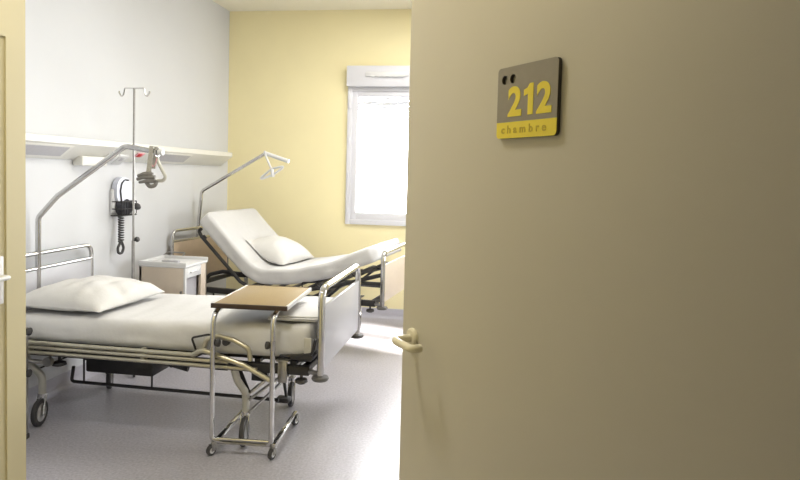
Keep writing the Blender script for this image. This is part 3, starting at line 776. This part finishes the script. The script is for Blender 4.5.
# ------------------------------------------------------------------ bedside cabinet between the beds
def cabinet():
    x0, x1, y0, y1, h = -2.68, -2.30, 4.39, 4.75, .76
    t = thing('bedside_cabinet', 'tan bedside cabinet with white drawer and tray top between the two beds', 'bedside cabinet', (-2.49, 4.57, 0))
    f = MB()
    f.box(x0, x1, y0, y0 + .018, .08, h - .01, .002); f.box(x0, x1, y1 - .018, y1, .08, h - .01, .002); f.box(x0, x0 + .018, y0, y1, .08, h - .01)
    f.box(x0, x1, y0, y1, .08, .10); f.box(x0, x1 - .005, y0 + .01, y1 - .01, .40, .415)
    f.box(x1 - .022, x1, y1 - .10, y1, .08, h - .01, .003)
    obj('carcass', f, 'sand_panel', t)
    obj('corner_post', MB().box(x1 - .014, x1 + .003, y0 - .003, y0 + .018, .08, h - .005, .003), 'white_plastic', t)
    tr = MB(); tr.box(x0 - .005, x1 + .008, y0 - .008, y1 + .008, h - .015, h + .004, .006)
    for (a, b, c, d) in ((x0 - .005, x1 + .008, y0 - .008, y0 + .004), (x0 - .005, x1 + .008, y1 - .004, y1 + .008), (x0 - .005, x0 + .008, y0, y1)):
        tr.box(a, b, c, d, h, h + .028, .004)
    obj('tray_top', tr, 'white_plastic', t)
    d = obj('drawer', MB().box(x1 - .30, x1 + .004, y0 + .022, y1 - .105, .665, .742, .004), 'white_plastic', t)
    obj('drawer_pull', MB().box(x1 + .003, x1 + .016, y0 + .07, y1 - .15, .70, .713, .004), 'alu', d)
    obj('niche_back', MB().box(x1 - .05, x1 - .04, y0 + .02, y1 - .10, .10, .655), 'diffuser', t)
    obj('hinge_knob', MB().lathe([(.006, 0), (.012, .006), (.010, .014)], Matrix.Translation((x1 - .03, y0, .56)) @ Matrix.Rotation(R(90), 4, 'X'), 12), 'steel', t)
    obj('towel_rail', MB().tube([(x0 + .0, y1 - .02, h + .02), (x0 + .0, y1 + .06, h + .045), (x0 + .16, y1 + .06, h + .045), (x0 + .16, y1, h + .02)], .006, 8, bend=.015), 'steel', t)
    for (x, y) in ((x0 + .04, y0 + .04), (x1 - .04, y0 + .04), (x0 + .04, y1 - .04), (x1 - .04, y1 - .04)):
        f = MB().lathe([(.008, -.010), (.026, -.010), (.028, 0), (.026, .010), (.008, .010)], Matrix.Translation((x, y, .028)) @ Matrix.Rotation(R(90), 4, 'X'), 14)
        f.cyl((x, y, .03), (x, y, .085), .012, seg=10)
        obj('castor', f, 'rubber', t)
    # things lying in the tray
    o = obj('small_box', MB().box(-2.56, -2.42, 4.50, 4.545, h + .0055, h + .024, .006), 'diffuser', origin=(-2.49, 4.52, h + .0055))
    tag(o, 'small flat grey box lying in the white tray top of the bedside cabinet', 'box')
cabinet()

# ------------------------------------------------------------------ overbed table
def overbed():
    t = thing('overbed_table', 'overbed table with brown top and chrome tube legs on small castors', 'overbed table', (-1.42, 3.012, 0), rotz=R(3.6), local=True)
    L_, W_ = .32, .575
    tp = obj('tabletop', MB().box(-.010, .375, .032, W_, .7835, .8015, .0015), 'tabletop', t)
    for (a, b) in ((.018, .032), (W_, W_ + .012)): obj('dark_edging', MB().box(-.022, .387, a, b, .778, .803, .002), 'dark_edge', tp)
    for (a, b) in ((-.022, -.010), (.375, .387)): obj('side_trim', MB().box(a, b, .032, W_, .780, .8025, .002), 'alu', tp)
    obj('underframe', MB().box(.04, .33, .12, .50, .765, .784, .003), 'black', tp)
    for x in (0.0, L_):
        post = obj('post', MB().tube([(x + (.045 if x == 0 else -.02), .012, .075), (x + (.0 if x == 0 else .0), .0, .085), (x, .0, .766), (x + .012, .42, .768)], .0135, 14, bend=.09), 'chrome', t)
        k = MB().lathe([(.005, 0), (.005, .016), (.017, .018), (.021, .026), (.020, .036), (.010, .040)], Matrix.Translation((x, 0, .60)) @ Matrix.Rotation(R(90 if x == 0 else -90), 4, 'Y'), 16)
        obj('knob', k, 'rubber', post)
        obj('collar', MB().cyl((x, 0, .575), (x, 0, .625), .0155, seg=14), 'chrome', post)
    obj('front_bar', MB().box(.0, L_ + .01, .006, .030, .058, .072, .004), 'steel', t)
    obj('brass_bar', MB().tube([(.02, .006, .088), (L_ - .01, .006, .088)], .008, 10), 'chrome', t)
    for (xa, xb) in ((.02, -.0), (L_ + .012, L_ + .02)):
        br = obj('side_bar', MB().box(xa - .012, xa + .012, .0, .46, .060, .082, .004), 'chrome', t)
    for (x, y, a) in ((-.0, -.005, 60), (L_ + .006, -.005, 75), (.02, .445, 50), (L_ + .014, .445, 70)):
        c = MB().lathe([(.012, -.009), (.026, -.010), (.029, 0), (.026, .010), (.012, .009)], Matrix.Translation((x, y, .029)) @ Matrix.Rotation(R(a), 4, 'Z') @ Matrix.Rotation(R(90), 4, 'X'), 18)
        co = obj('castor', c, 'rubber', t)
        obj('wheel_hub', MB().lathe([(.004, -.0115), (.016, -.0105), (.016, .0105), (.004, .0115)], Matrix.Translation((x, y, .029)) @ Matrix.Rotation(R(a), 4, 'Z') @ Matrix.Rotation(R(90), 4, 'X'), 16), 'alu', co)
        fk = MB(); fk.cyl((x + .006, y + .01, .05), (x + .006, y + .01, .07), .012, seg=12)
        mt = Matrix.Translation((x, y, 0)) @ Matrix.Rotation(R(a), 4, 'Z')
        for s in (-1, 1): fk.box(-.006, .02, s * .0135 - .0015, s * .0135 + .0015, .025, .058, .001, mt)
        obj('castor_fork', fk, 'steel', co)
overbed()

# ------------------------------------------------------------------ grey post just behind the corner of the yellow wall
t = thing('bedside_stand', 'grey metal stand with dark knobs half hidden behind the yellow wall corner', 'stand', (-2.49, 2.98, 0))
obj('post', MB().box(-2.505, -2.477, 2.965, 2.995, .03, .62, .004), 'steel', t)
obj('knob', MB().lathe([(.008, 0), (.02, .006), (.022, .02), (.012, .026)], Matrix.Translation((-2.477, 2.98, .60)) @ Matrix.Rotation(R(90), 4, 'Y'), 14), 'rubber', t)
obj('knob', MB().lathe([(.008, 0), (.02, .006), (.022, .016), (.012, .02)], Matrix.Translation((-2.477, 2.98, .37)) @ Matrix.Rotation(R(90), 4, 'Y'), 14), 'rubber', t)
obj('base', MB().box(-2.78, -2.477, 2.955, 3.005, 0, .03, .006), 'bumper', t)
obj('shelf', MB().box(-2.78, -2.50, 2.80, 3.0, .60, .62, .004), 'offwhite', t)
obj('post', MB().box(-2.78, -2.752, 2.965, 2.995, .03, .60, .004), 'steel', t)
